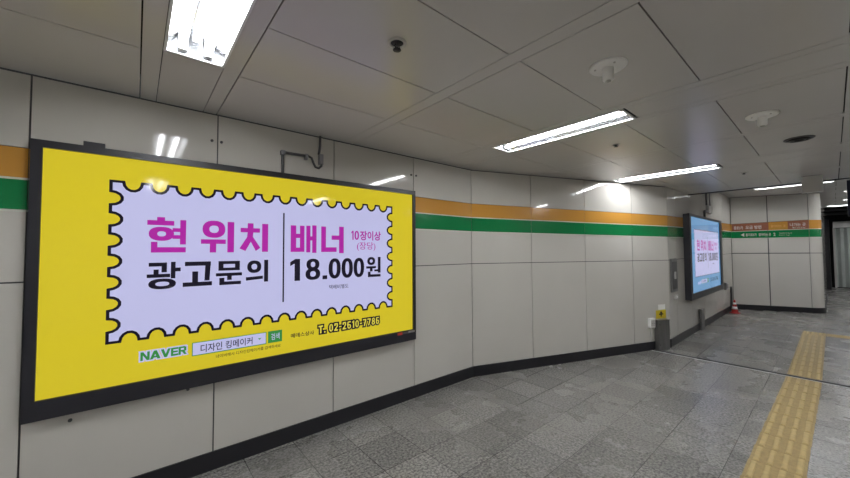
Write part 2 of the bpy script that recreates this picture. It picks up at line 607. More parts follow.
def panel(mb, x0, x1, y0, y1, z, gx, gy):
    mb.box(x0 + gx / 2, x1 - gx / 2, y0 + gy / 2, y1 - gy / 2, z, z + 0.014, M['ceil'])


def ceiling(name, z, xs, x_end, y0, y1, strips, mids, seams, ywall=None):
    mb = MB()
    edges = sorted([xs, x_end] + [v for s, _ in strips for v in (s - 0.225, s + 0.225)] + [v for m_ in mids for v in (m_ - 0.05, m_ + 0.05)])
    ys = sorted([y0] + [s for s in seams if y0 + 0.05 < s < y1 - 0.05] + [y1])
    for a, b in zip(edges, edges[1:]):
        c = (a + b) / 2
        st = [s for s in strips if abs(s[0] - c) < 0.02]
        if st:
            s, fits = st[0]
            panel(mb, a, s - FW, y0, y1, z, 0.006, 0)
            panel(mb, s + FW, b, y0, y1, z, 0.006, 0)
            cur = y0
            for f0, f1 in sorted(fits):
                panel(mb, s - FW, s + FW, cur, f0 - END, z, 0.003, 0)
                cur = f1 + END
            panel(mb, s - FW, s + FW, cur, y1, z, 0.003, 0)
        elif b - a < 0.12:
            panel(mb, a, b, y0, y1, z, 0.004, 0)
        else:
            for p, q in zip(ys, ys[1:]):
                panel(mb, a, b, p, q, z, 0.007, 0.007)
    mb.box(xs, x_end, y0, y1, z + 0.16, z + 0.18, M['plenum'])
    return struct(mb.build(name))


SE = [2.2615 - 0.5865 * k for k in range(0, 9)]
ceiling('ceiling', ZC, -3.6, 8.07, -2.6, 3.0, [(s, [ROW_S if s == 5.60 else ROW_L, ROW_R]) for s in STRIPS_NEAR], [-1.11, 1.565, 4.24, 6.95], SE)
UP = {11.0: [(-0.06, 1.15), (-1.60, -0.39)], 13.2: [(-1.42, -0.21)], 15.45: [(-1.43, -0.22)], 17.4: [(-1.10, 0.11)]}
ceiling('ceiling_upper', ZU, 8.11, 18.0, -2.6, 1.8, list(UP.items()), [9.6, 12.15, 14.3, 16.4], SE)
# step between the two ceilings
mb = MB()
mb.box(8.07, 8.11, -2.6, 1.76, ZC - 0.012, ZC + 0.42, M['base'])
TN[0] += 1
struct(mb.build('trim_%d' % TN[0]))
# dark open void above the shutter
mb = MB()
mb.box(18.0, 22.3, -2.6, 1.0, 3.5, 3.54, M['plenum'])
mb.box(17.98, 18.0, -2.6, 1.0, ZU + 0.19, 3.5, M['plenum'])
struct(mb.build('ceiling_void'))

# ---- far end: header, folding shutter, dark jamb
mb = MB()
mb.box(22.2, 22.3, -2.6, 1.4, 0, 3.5, M['plenum'])
struct(mb.build('wall_far'))
mb = MB()
mb.box(22.0, 22.2, -2.4, -0.02, 2.46, 2.71, M['plastic'])
TN[0] += 1
struct(mb.build('trim_%d' % TN[0]))
sh = empty('folding_shutter', (22.05, -0.02, 0))
tag(sh, 'grey green folding shutter closing the far end of the passage', 'shutter')
mb = MB()
n = 26
for k in range(n):
    y0, y1 = -2.38 * k / n, -2.38 * (k + 1) / n
    a, b = (0.0, 0.07) if k % 2 == 0 else (0.07, 0.0)
    mb.hexa([(a, y0, 0.03), (b, y1, 0.03), (b + 0.012, y1, 0.03), (a + 0.012, y0, 0.03),
             (a, y0, 2.44), (b, y1, 2.44), (b + 0.012, y1, 2.44), (a + 0.012, y0, 2.44)], M['shutter'])
mb.build('shutter_curtain', sh)
mb = MB()
mb.box(-0.04, 0.0, -0.05, 0.01, 0, 2.45, M['lightgrey'])
mb.build('edge_rail', sh)
mb = MB()
mb.box(20.6, 21.9, 0.08, 0.42, 0, 2.75, M['base'])
TN[0] += 1
struct(mb.build('trim_%d' % TN[0]))
for k, (x, z, r) in enumerate(((19.2, 3.2, 0.07), (20.4, 3.08, 0.05), (21.3, 3.0, 0.06))):
    mb = MB()
    mb.tube([(x, -2.55, z), (x, 0.95, z)], r, M['steeldark'])
    o = mb.build('ceiling_pipe')
    tag(o, ['nearest thick dark pipe under the black ceiling void', 'thin dark pipe in the middle of the black ceiling void', 'farthest dark pipe just above the folding shutter header'][k], 'pipe', 'pipes above the shutter')

mb = MB()
mb.box(20.12, 20.48, -1.9, -0.56, 3.05, 3.5, M['plenum'])  # beam out of view, added only to carry the extra light before the shutter
TN[0] += 1
struct(mb.build('trim_%d' % TN[0]))

# metal expansion strip across the floor
mb = MB()
mb.box(6.290, 6.305, -2.6, 1.9, 0, 0.004, M['trough'])
mb.box(6.305, 6.372, -2.6, 1.9, 0, 0.002, M['plenum'])
mb.box(6.372, 6.392, -2.6, 1.9, 0, 0.004, M['steeldark'])
TN[0] += 1
struct(mb.build('trim_%d' % TN[0]))

# ------------------------------------------------------------------ tactile paving
def tactile(mb, x0, y0, s, along_x=True, dots=False):
    g = 0.0015
    mb.box(x0 + g, x0 + s - g, y0 + g, y0 + s - g, 0, 0.003, M['tactilebase'])
    if dots:
        for i in range(6):
            for j in range(6):
                cx, cy = x0 + s * (i + 0.5) / 6, y0 + s * (j + 0.5) / 6
                mb.lathe([(0.017, 0.003), (0.012, 0.008), (0.0, 0.008)], M['tactile'], 8, (cx, cy, 0))
        return
    for k in range(4):
        c = s * (k + 0.5) / 4
        w = 0.0175
        a, b = 0.012, s - 0.012
        t = 0.006
        if along_x:
            lo = [(x0 + a, y0 + c - w), (x0 + b, y0 + c - w), (x0 + b, y0 + c + w), (x0 + a, y0 + c + w)]
            hi = [(x0 + a + t, y0 + c - w + t), (x0 + b - t, y0 + c - w + t), (x0 + b - t, y0 + c + w - t), (x0 + a + t, y0 + c + w - t)]
        else:
            lo = [(x0 + c - w, y0 + a), (x0 + c + w, y0 + a), (x0 + c + w, y0 + b), (x0 + c - w, y0 + b)]
            hi = [(x0 + c - w + t, y0 + a + t), (x0 + c + w - t, y0 + a + t), (x0 + c + w - t, y0 + b - t), (x0 + c - w + t, y0 + b - t)]
        mb.hexa([(x, y, 0.003) for x, y in lo] + [(x, y, 0.0085) for x, y in hi], M['tactile'])


mb = MB()
S = 0.298
TY = lambda v: max(0.128, 0.172 - (v - 3.4) * 0.0135)      # the line drifts slightly as it runs up the passage
x = 6.29
while x > 0.6:
    tactile(mb, x - S, TY(x), S)
    x -= S
x = 6.40
nfar = 11
for k in range(nfar):
    tactile(mb, x + S * k, TY(x), S)
xe = x + S * nfar
tactile(mb, xe, TY(xe), S, dots=True)
for k in range(8):
    tactile(mb, xe, TY(xe) - S * (k + 1), S, along_x=False)
TN[0] += 1
struct(mb.build('trim_%d' % TN[0]), 'yellow ribbed tactile paving line along the granite floor')

# ------------------------------------------------------------------ lightboxes
def scallop(x0, x1, z0, z1, nx, nz, px, pz, rx, rz, seg=7, dep=0.05):
    """outline of a postage stamp: notches bite inwards; counter-clockwise seen from the room (x right, z up)"""
    pts = [(x0, z0)]
    cx = (x0 + x1) / 2
    cz = (z0 + z1) / 2
    xsn = [cx + (k - (nx - 1) / 2) * px for k in range(nx)]
    zsn = [cz + (k - (nz - 1) / 2) * pz for k in range(nz)]
    for c in xsn:
        pts += [(c - rx * math.cos(math.pi * j / seg), z0 + dep * math.sin(math.pi * j / seg)) for j in range(seg + 1)]
    pts.append((x1, z0))
    for c in zsn:
        pts += [(x1 - dep * math.sin(math.pi * j / seg), c - rz * math.cos(math.pi * j / seg)) for j in range(seg + 1)]
    pts.append((x1, z1))
    for c in reversed(xsn):
        pts += [(c + rx * math.cos(math.pi * j / seg), z1 - dep * math.sin(math.pi * j / seg)) for j in range(seg + 1)]
    pts.append((x0, z1))
    for c in reversed(zsn):
        pts += [(x0 + dep * math.sin(math.pi * j / seg), c + rz * math.cos(math.pi * j / seg)) for j in range(seg + 1)]
    return pts


def ribbon(mb, pts, w, y, m):
    """closed line of width w along an outline"""
    n = len(pts)
    P = [Vector((a, b)) for a, b in pts]
    left, right = [], []
    for k in range(n):
        d0 = (P[k] - P[k - 1])
        d1 = (P[(k + 1) % n] - P[k])
        d0 = d0.normalized() if d0.length > 1e-6 else d1.normalized()
        d1 = d1.normalized() if d1.length > 1e-6 else d0
        t = d0 + d1
        t = t.normalized() if t.length > 1e-4 else d1
        nn = Vector((-t.y, t.x))
        s = 1 / max(0.5, abs(nn.dot(Vector((-d1.y, d1.x)))))
        left.append(P[k] + nn * w / 2 * s)
        right.append(P[k] - nn * w / 2 * s)
    i = mb.mi(m)
    vl = [mb.bm.verts.new((v.x, y, v.y)) for v in left]
    vr = [mb.bm.verts.new((v.x, y, v.y)) for v in right]
    for k in range(n):
        k2 = (k + 1) % n
        mb.bm.faces.new((vl[k], vl[k2], vr[k2], vr[k])).material_index = i


def lightbox(loc, x0, x1, z0, z1, depth, sx0, sx1, sz0, sz1, label, bg, mapx, mapz, wide):
    """a backlit poster box on a wall; coordinates relative to loc, room at -y"""
    root = empty('advertising_lightbox', loc)
    tag(root, label, 'lightbox', 'advertising lightboxes on the walls')
    mb = MB()
    f = -depth
    for (a, b, c, d) in ((x0, x1, sz1, z1), (x0, x1, z0, sz0), (x0, sx0, sz0, sz1), (sx1, x1, sz0, sz1)):
        mb.box(a, b, f, f + 0.03, c, d, M['frame'])
    mb.box(x0 + 0.004, x1 - 0.004, f + 0.03, -0.002, z0 + 0.004, z1 - 0.004, M['frame'])
    mb.build('frame', root)
    po = MB()
    py = f + 0.018
    po.box(sx0, sx1, py, py + 0.006, sz0, sz1, M[bg])
    poster = po.build('poster', root)
    X = lambda v: mapx[0] + mapx[1] * v
    Z = lambda v: mapz[0] + mapz[1] * v
    q = py - 0.0008
    # stamp-shaped field with its scalloped outline (base measures of the large box)
    if wide:
        pts = [(X(a), Z(b)) for a, b in scallop(-0.128, 2.036, 1.031, 2.058, 15, 7, 0.1392, 0.1352, 0.047, 0.043, 7, 0.056)]
    else:
        pts = [(X(a), Z(b)) for a, b in scallop(-0.128, 2.036, 1.031, 2.058, 15, 7, 0.1392, 0.1352, 0.02, 0.02, 4, 0.015)]
    mb = MB()
    vv = [mb.bm.verts.new((a, q, b)) for a, b in pts]
    wi = mb.mi(M['p_white'])
    for tri in tessellate_polygon([[Vector((a, b, 0)) for a, b in pts]]):
        mb.bm.faces.new([vv[k] for k in tri]).material_index = wi
    mb.build('stamp_panel', poster)
    mb = MB()
    ribbon(mb, pts, 0.0165 if wide else 0.008, q - 0.0006, M['p_ink'])
    mb.build('stamp_border', poster)
    q2 = q - 0.0006
    def T(mb, s, a, b, c, d, m, off=0.0, dy=0.0, grow=0.0):
        lettering(mb, s, X(a), X(b), Z(c), Z(d), q2 - dy, M[m], off, grow)

    def G(mb, s, a, b, c, d, m):
        strokes(mb, s, X(a), X(b), Z(c), Z(d), q2, M[m])
    t = MB()
    G(t, '현', 0.056, 0.271, 1.599, 1.841, 'p_pink')
    G(t, '위', 0.361, 0.575, 1.597, 1.833, 'p_pink')
    G(t, '치', 0.613, 0.821, 1.600, 1.825, 'p_pink')
    t.build('location_lettering', poster)
    t = MB()
    G(t, '배', 0.997, 1.227, 1.588, 1.831, 'p_pink')
    G(t, '너', 1.266, 1.491, 1.583, 1.830, 'p_pink')
    t.build('banner_lettering', poster)
    t = MB()
    G(t, '1', 1.570, 1.594, 1.710, 1.797, 'p_pink')
    G(t, '0', 1.603, 1.652, 1.710, 1.797, 'p_pink')
    T(t, '장이상', 1.662, 1.900, 1.706, 1.799, 'p_pink', 0.028)
    T(t, '(장당)', 1.630, 1.837, 1.604, 1.690, 'p_pink', 0.004)
    t.build('quantity_lettering', poster)
    t = MB()
    G(t, '광', 0.059, 0.244, 1.349, 1.534, 'p_ink')
    G(t, '고', 0.257, 0.434, 1.356, 1.532, 'p_ink')
    G(t, '문', 0.458, 0.633, 1.353, 1.532, 'p_ink')
    G(t, '의', 0.661, 0.824, 1.360, 1.535, 'p_ink')
    t.build('enquiry_lettering', poster)
    t = MB()
    w = 1.709 - 0.999
    for ch, a, b in (('1', 0, .118), ('8', .185, .372), ('.', .402, .465), ('0', .483, .651), ('0', .662, .828), ('0', .838, 1)):
        G(t, ch, 0.999 + w * a, 0.999 + w * b, 1.351, 1.351 + (0.034 if ch == '.' else 0.186), 'p_ink')
    G(t, '원', 1.731, 1.897, 1.345, 1.542, 'p_ink')
    t.build('price_lettering', poster)
    t = MB()
    T(t, '택배비별도', 1.348, 1.541, 1.256, 1.296, 'p_navy', 0.006)
    t.build('delivery_note', poster)
    dv = MB()
    dv.poly([(X(0.938), q2, Z(1.182)), (X(0.950), q2, Z(1.182)), (X(0.950), q2, Z(1.924)), (X(0.938), q2, Z(1.924))], M['p_ink'])
    dv.build('divider_line', poster)
    # search line under the stamp
    ft = MB()
    if wide:
        nw = [1.1, 1.3, 1.25, .95, 1.1]
        word(ft, 'NAVER', X(0.036), X(0.288), Z(0.886), Z(0.942), q2, M['p_white'], nw, .03, 0.0085)
        word(ft, 'NAVER', X(0.036), X(0.288), Z(0.886), Z(0.942), q2 - 0.0006, M['p_green'], nw, .03)
    else:
        T(ft, 'NAVER', 0.05, 0.31, 0.86, 0.92, 'p_white', 0.04)

    def rect(mb, a, b, c, d, m, dy=0.0):
        mb.poly([(X(a), q2 - dy, Z(c)), (X(b), q2 - dy, Z(c)), (X(b), q2 - dy, Z(d)), (X(a), q2 - dy, Z(d))], M[m])
    ft.build('search_logo', poster)
    sb = MB()
    rect(sb, 0.318, 0.816, 0.860, 0.956, 'p_green')
    rect(sb, 0.323, 0.811, 0.866, 0.951, 'p_white', 0.0006)
    T(sb, '디자인 킹메이커', 0.370, 0.713, 0.876, 0.934, 'p_navy', 0.012, 0.0012)
    mx = 0.765
    sb.poly([(X(mx - 0.013), q2 - 0.0012, Z(0.915)), (X(mx), q2 - 0.0012, Z(0.902)), (X(mx + 0.013), q2 - 0.0012, Z(0.915))], M['p_green'])
    rect(sb, 0.828, 0.938, 0.863, 0.957, 'p_green')
    T(sb, '검색', 0.852, 0.918, 0.884, 0.936, 'p_white', 0.01, 0.0006)
    sb.build('search_box', poster)
    if wide:
        t = MB()
        T(t, '네이버에서 디자인킹메이커를 검색하세요', 0.467, 0.927, 0.817, 0.843, 'p_ink', 0.004)
        t.build('search_note', poster)
        t = MB()
        T(t, '메데스상사', 1.009, 1.210, 0.873, 0.910, 'p_ink', 0.020)
        t.build('company_lettering', poster)
        t = MB()
        ph = 'T. 02-2610-7786'
        pw = [1.1, .35, .3, 1, 1, .6, 1, 1, .62, 1, .6, 1, 1, 1, 1]
        word(t, ph, X(1.250), X(1.880), Z(0.874), Z(0.942), q2, M['p_ink'], pw, .30, 0.0125)
        word(t, ph, X(1.250), X(1.880), Z(0.874), Z(0.942), q2 - 0.0006, M['p_lime'], pw, .30)
        t.build('phone_number', poster)
    else:
        t = MB()
        T(t, 'T. 02-2610-7786', 1.05, 1.85, 0.86, 0.95, 'p_ink', 0.012)
        t.build('phone_number', poster)
    return root


LBX = 0.934
lb1 = lightbox((LBX, 2.997, 0.645), -0.472 - LBX, 2.340 - LBX, 0.0, 2.258 - 0.645, 0.060,
               -0.424 - LBX, 2.3055 - LBX, 0.757 - 0.645, 2.215 - 0.645,
               'large black framed backlit board with yellow poster and white stamp field', 'p_yellow', (-LBX, 1.0), (-0.645, 1.0), True)
mb = MB()
mb.box(-0.258 - LBX, -0.160 - LBX, -0.05, -0.012, 2.256 - 0.645, 2.288 - 0.645, M['frame'])
mb.build('top_bracket', lb1)
mb = MB()
mb.box(2.095 - LBX, 2.155 - LBX, -0.0618, -0.0598, 0.722 - 0.645, 0.748 - 0.645, M['stickred'])
mb.box(2.155 - LBX, 2.235 - LBX, -0.0616, -0.0598, 0.726 - 0.645, 0.744 - 0.645, M['steeldark'])
mb.box(2.235 - LBX, 2.320 - LBX, -0.0616, -0.0598, 0.728 - 0.645, 0.748 - 0.645, M['pipe'])
o = mb.build('maker_sticker', lb1)
o['label'] = 'small red and grey sticker strip on frame corner'

LCX = 8.98
sxs = (10.19 - 8.07) / 2.164
szs = (1.985 - 1.075) / 1.027
lb2 = lightbox((LCX, 1.7667, 0.675), 7.69 - LCX, 10.49 - LCX, 0.0, 2.262 - 0.675, 0.10,
               7.80 - LCX, 10.30 - LCX, 0.79 - 0.675, 2.215 - 0.675,
               'far black framed backlit board with pale blue poster on recessed wall', 'p_blue',
               (8.07 - LCX + 0.128 * sxs, sxs), (1.075 - 0.675 - 1.031 * szs, szs), False)

# ------------------------------------------------------------------ ceiling light fittings
HL = 0.604


def make_light():
    root = empty('ceiling_light', (0, 0, 0))
    a, b, h = FW - 0.004, 0.085, 0.085
    L = HL
    t = 0.003
    mb = MB()
    prof = [(-a, 0), (-b, h), (b, h), (a, 0)]
    for (x0, z0), (x1, z1) in zip(prof, prof[1:]):
        nx, nz = (z1 - z0), -(x1 - x0)
        l = math.hypot(nx, nz)
        nx, nz = nx / l * t, nz / l * t
        mb.hexa([(x0, -L, z0), (x1, -L, z1), (x1, L, z1), (x0, L, z0),
                 (x0 - nx, -L, z0 - nz), (x1 - nx, -L, z1 - nz), (x1 - nx, L, z1 - nz), (x0 - nx, L, z0 - nz)], M['mirror'])
    for s in (-1, 1):
        y = s * L
        pts = [(x, y, z) for x, z in prof]
        pts2 = [(x, y + s * t, z) for x, z in prof]
        mb.hexa([pts[0], pts[3], pts2[3], pts2[0], pts[1], pts[2], pts2[2], pts2[1]], M['mirror'])
    mb.build('reflector', root)
    mb = MB()
    e, w = 0.006, 0.016
    mb.box(-a - 0.004, -a + 0.008, -L - 0.006, L + 0.006, -e, 0.002, M['trough'])
    mb.box(a - 0.008, a + 0.004, -L - 0.006, L + 0.006, -e, 0.002, M['trough'])
    mb.box(-a + 0.008, a - 0.008, -L - 0.006, -L + 0.008, -e, 0.002, M['trough'])
    mb.box(-a + 0.008, a - 0.008, L - 0.008, L + 0.006, -e, 0.002, M['trough'])
    mb.build('rim', root)
    for s in (-1, 1):
        mb = MB()
        mb.tube([(s * 0.058, -0.562, 0.038), (s * 0.058, 0.562, 0.038)], 0.0145, M['tube'], 10)
        mb.build('fluorescent_tube', root)
        for e in (-1, 1):
            mb = MB()
            mb.box(s * 0.058 - 0.02, s * 0.058 + 0.02, min(e * 0.564, e * 0.590), max(e * 0.564, e * 0.590), 0.012, h - 0.002, M['socket'])
            mb.build('lamp_socket', root)
    mb = MB()
    mb.box(-0.018, 0.018, -0.55, 0.55, 0.062, h - 0.001, M['trough'])
    mb.build('ballast_cover', root)
    return root


proto = make_light()
spots = [(0.228, ROW_L, ZC, 'twin tube ceiling light nearest, above the yellow lit board'),
         (2.895, ROW_L, ZC, 'twin tube ceiling light in the middle, beside the white round detector'),
         (5.60, ROW_S, ZC, 'twin tube ceiling light above the slanted wall, before the blue lit board'),
         (-2.45, ROW_L, ZC, 'unseen twin tube ceiling light added behind the viewpoint on the lit board side'),  # this and the next four are out of view, added to light the passage
         (-2.45, ROW_R, ZC, 'unseen twin tube ceiling light added behind the viewpoint by the opposite wall'),
         (0.228, ROW_R, ZC, 'unseen twin tube ceiling light added beside the viewpoint by the opposite wall'),
         (2.895, ROW_R, ZC, 'unseen twin tube ceiling light added second along the opposite wall'),
         (5.60, ROW_R, ZC, 'unseen twin tube ceiling light added third along the opposite wall'),
         (11.0, UP[11.0][0], ZU, 'thin bright ceiling light beyond the ceiling step, before the end wall'),
         (11.0, UP[11.0][1], ZU, 'unseen ceiling light added beyond the step by the opposite wall'),  # out of view, added to light the far zone
         (13.2, UP[13.2][0], ZU, 'upper of two short lights left of the dark hanging sign'),
         (15.45, UP[15.45][0], ZU, 'lower of two short lights left of the dark hanging sign'),
         (20.3, (-1.83, -0.62), 2.96, 'unseen ceiling light added on a dark beam to brighten the folding shutter'),  # out of view, added because the shutter came out too dark
         (17.4, UP[17.4][0], ZU, 'farthest ceiling light, just above the rounded wall corner')]
for i, (x, (ya, yb), z, lab) in enumerate(spots):
    o = proto if i == 0 else copy_tree(proto)
    o.location = (x, (ya + yb) / 2, z)
    tag(o, lab, 'ceiling light', 'fluorescent ceiling lights')

# ------------------------------------------------------------------ things on the ceiling
def detector(x, y, label):
    r = tag(empty('ceiling_detector', (x, y, ZC)), label, 'detector', 'white round ceiling detectors')
    mb = MB(); mb.lathe([(0, 0), (0.098, 0), (0.098, -0.006), (0.090, -0.014), (0.0, -0.018)], M['plastic'], 32); mb.build('base_plate', r)
    mb = MB(); mb.lathe([(0.030, -0.017), (0.030, -0.080), (0.024, -0.086), (0.0, -0.086)], M['plastic'], 24); mb.build('sensor_head', r)
    mb = MB(); mb.lathe([(0.015, -0.086), (0.015, -0.094), (0.0, -0.098)], M['lightgrey'], 16); mb.build('sensor_lens', r)
    for a in (0.6, 2.2, 4.0):
        mb = MB(); mb.lathe([(0.006, -0.0145), (0.006, -0.019), (0, -0.019)], M['lightgrey'], 8, (0.068 * math.cos(a), 0.068 * math.sin(a), 0)); mb.build('screw', r)


detector(2.045, 0.797, 'white round ceiling detector nearest, left of the long light')
detector(3.735, 0.327, 'white round ceiling detector farther off, near the dark round vent')


def sprinkler(x, y, label, ring=0.048):
    k = ring / 0.048 if ring > 0.045 else 0.5
    r = tag(empty('ceiling_sprinkler', (x, y, ZC)), label, 'sprinkler', 'ceiling sprinklers')
    mb = MB(); mb.lathe([(ring * 0.66, -0.001), (ring * 0.72, -0.006), (ring, -0.005), (ring, 0.0)], M['lightgrey'], 24); mb.build('escutcheon_ring', r)
    mb = MB(); mb.lathe([(0.0, -0.0008), (ring * 0.68, -0.0008), (ring * 0.68, 0.0)], M['black'], 20); mb.build('recess', r)
    mb = MB(); mb.lathe([(0.008, 0.0), (0.010, -0.012), (0.006, -0.022), (0.0, -0.022)], M['steeldark'], 12); mb.build('nozzle', r)
    mb = MB()
    for s in (-1, 1):
        mb.tube([(s * 0.009, 0, -0.008), (s * 0.015, 0, -0.02), (s * 0.004, 0, -0.034)], 0.0028, M['black'], 6)
    mb.build('yoke', r)
    mb = MB(); mb.lathe([(0, -0.034), (0.020, -0.034), (0.021, -0.038), (0, -0.038)], M['black'], 12); mb.build('deflector', r); r.scale.z = k


sprinkler(0.99, 1.386, 'sprinkler in a pale ring on ceiling above the lit yellow board')
sprinkler(3.66, 1.369, 'small dark sprinkler on ceiling between the two middle lights', 0.036)
sprinkler(6.397, 0.760, 'small dark sprinkler on ceiling right of the blue lit board', 0.040)

v = tag(empty('ceiling_vent', (4.815, 0.178, ZC)), 'dark round louvred vent in the ceiling at right', 'vent')
mb = MB(); mb.lathe([(0.0, -0.001), (0.088, -0.001), (0.094, -0.010), (0.104, -0.008), (0.106, 0)], M['steeldark'], 28); mb.build('rim', v)
for r0 in (0.03, 0.058):
    mb = MB(); mb.lathe([(r0, -0.004), (r0 + 0.006, -0.018), (r0 + 0.018, -0.018), (r0 + 0.014, -0.004), (r0, -0.004)], M['black'], 24); mb.build('louvre_ring', v)

# hanging signs
s = tag(empty('ceiling_sign', (7.40, 0.166, ZC)), 'blank pale grey box sign fixed under the ceiling before the step', 'sign')
mb = MB(); mb.box(0, 0.10, -0.103, 0.103, -0.238, -0.004, M['lightgrey']); mb.build('sign_box', s, 0.004)
mb = MB(); mb.box(0.01, 0.09, -0.09, 0.09, -0.006, 0, M['steeldark']); mb.build('mounting_plate', s)
s = tag(empty('hanging_sign', (10.0, -0.75, ZU)), 'dark navy hanging sign at the right edge below the high ceiling', 'sign')
mb = MB(); mb.box(0, 0.14, -0.55, 0.553, -0.80, -0.14, M['navy']); mb.build('sign_box', s, 0.006)
for yy in (-0.4, 0.4):
    mb = MB(); mb.tube([(0.07, yy, 0), (0.07, yy, -0.145)], 0.014, M['steel']); mb.build('hanger_rod', s)

# ------------------------------------------------------------------ conduits above the boards
r = tag(empty('wall_conduit', (0.934, 2.997, 2.258)), 'grey bent conduit with cable above the large yellow board', 'conduit', 'conduits feeding the lit boards')
mb = MB()
mb.tube([(0, -0.03, 0.0), (0, -0.03, 0.155), (0.006, -0.03, 0.172), (0.022, -0.03, 0.182), (0.225, -0.03, 0.186)], 0.012, M['steeldark'])
mb.build('pipe', r)
mb = MB(); mb.box(-0.014, 0.02, -0.045, 0.0, 0.160, 0.198, M['pipe']); mb.build('elbow_box', r, 0.004)
mb = MB()
mb.tube([(0.22, -0.03, 0.186), (0.25, -0.03, 0.175), (0.268, -0.03, 0.13), (0.285, -0.03, 0.10), (0.315, -0.03, 0.092), (0.340, -0.03, 0.115), (0.345, -0.03, 0.16), (0.338, -0.03, 0.2)], 0.010, M['steeldark'])
mb.build('flexible_end', r)
mb = MB(); mb.box(0.320, 0.358, -0.04, 0, 0.13, 0.225, M['pipe']); mb.build('junction_bracket', r, 0.004)
mb = MB(); mb.tube([(0.332, -0.02, 0.392), (0.332, -0.02, 0.30), (0.326, -0.022, 0.26), (0.318, -0.025, 0.22)], 0.011, M['steeldark']); mb.build('cable', r)
mb = MB(); mb.box(0.19, 0.215, -0.045, 0, 0.155, 0.2, M['pipe']); mb.build('pipe_clip', r)

r = tag(empty('wall_conduit', (9.45, 1.7667, 2.262)), 'grey conduit with steel box above the far blue board', 'conduit', 'conduits feeding the lit boards')
mb = MB(); mb.tube([(-0.25, -0.035, 0.0), (-0.25, -0.035, 0.14), (-0.23, -0.035, 0.155), (0.12, -0.035, 0.16)], 0.02, M['steeldark']); mb.build('pipe', r)
mb = MB(); mb.box(0.08, 0.36, -0.05, 0, 0.13, 0.30, M['lightgrey']); mb.build('junction_bracket', r, 0.006)
mb = MB(); mb.box(0.06, 0.12, -0.03, 0, 0.30, 0.737, M['steeldark']); mb.build('cable_duct', r)
mb = MB(); mb.tube([(0.30, -0.03, 0.737), (0.30, -0.03, 0.30)], 0.012, M['pipe']); mb.build('cable', r)

# ------------------------------------------------------------------ things on and by the walls
angB = math.atan2((C2 - C1).y, (C2 - C1).x)
dB = (C2 - C1).normalized()
at = lambda t: C1 + dB * t
tx = lambda X: (X - C1.x) / dB.x        # distance along the slanted wall for a world x

p = at(tx(6.515))
r = tag(empty('cover_box', (p.x, p.y, 0), angB), 'steel cover box standing at the foot of the slanted wall corner', 'cover box', 'steel cover boxes at the wall foot')
mb = MB(); mb.box(-0.125, 0.125, -0.085, -0.015, 0, 0.47, M['steel']); mb.build('body', r, 0.006)
mb = MB(); mb.box(-0.131, 0.131, -0.089, -0.015, 0.462, 0.476, M['steel']); mb.build('lid', r)
for zz in (0.08, 0.40):
    mb = MB(); mb.box(-0.112, -0.096, -0.089, -0.084, zz, zz + 0.016, M['steeldark']); mb.build('screw', r)
r = tag(empty('cover_box', (8.70, 1.7667, 0)), 'steel cover box standing against the recessed wall below the blue board', 'cover box', 'steel cover boxes at the wall foot')
mb = MB(); mb.box(-0.11, 0.11, -0.055, -0.015, 0, 0.405, M['steel']); mb.build('body', r, 0.006)
mb = MB(); mb.box(-0.114, 0.114, -0.059, -0.015, 0.398, 0.411, M['steel']); mb.build('lid', r)

p = at(tx(6.56))
r = tag(empty('warning_plate', (p.x, p.y, 0.482), angB), 'small yellow sticker with black symbol above the corner cover box', 'sticker')
mb = MB(); mb.box(-0.115, 0.115, -0.004, 0, 0, 0.135, M['yellowtag']); mb.build('yellow_plate', r)
mb = MB()
mb.box(-0.012, 0.012, -0.0055, -0.004, 0.03, 0.105, M['black'])
mb.box(-0.05, 0.05, -0.0055, -0.004, 0.06, 0.08, M['black'])
mb.hexa([(-0.03, -0.0055, 0.085), (0.03, -0.0055, 0.085), (0.03, -0.004, 0.085), (-0.03, -0.004, 0.085),
         (-0.002, -0.0055, 0.118), (0.002, -0.0055, 0.118), (0.002, -0.004, 0.118), (-0.002, -0.004, 0.118)], M['black'])
mb.build('symbol', r)
mb = MB(); mb.box(-0.06, 0.10, -0.003, 0, 0.14, 0.225, M['plastic']); mb.build('white_note', r)

p = at(tx(6.325))
r = tag(empty('wall_outlet', (p.x, p.y, 0.355), angB), 'white outlet box on the slanted wall left of the steel cover box', 'outlet')
mb = MB(); mb.box(-0.06, 0.06, -0.045, 0, 0, 0.155, M['plastic']); mb.build('housing', r, 0.008)
mb = MB(); mb.box(-0.042, 0.042, -0.049, -0.044, 0.03, 0.125, M['lightgrey']); mb.build('face_plate', r)
for s_ in (-1, 1):
    mb = MB(); mb.box(s_ * 0.02 - 0.005, s_ * 0.02 + 0.005, -0.0505, -0.048, 0.07, 0.08, M['black']); mb.build('socket_hole', r)
mb = MB(); mb.tube([(0.0, -0.015, 0.0), (0.0, -0.015, -0.2)], 0.006, M['plastic'], 8); mb.build('cable', r)

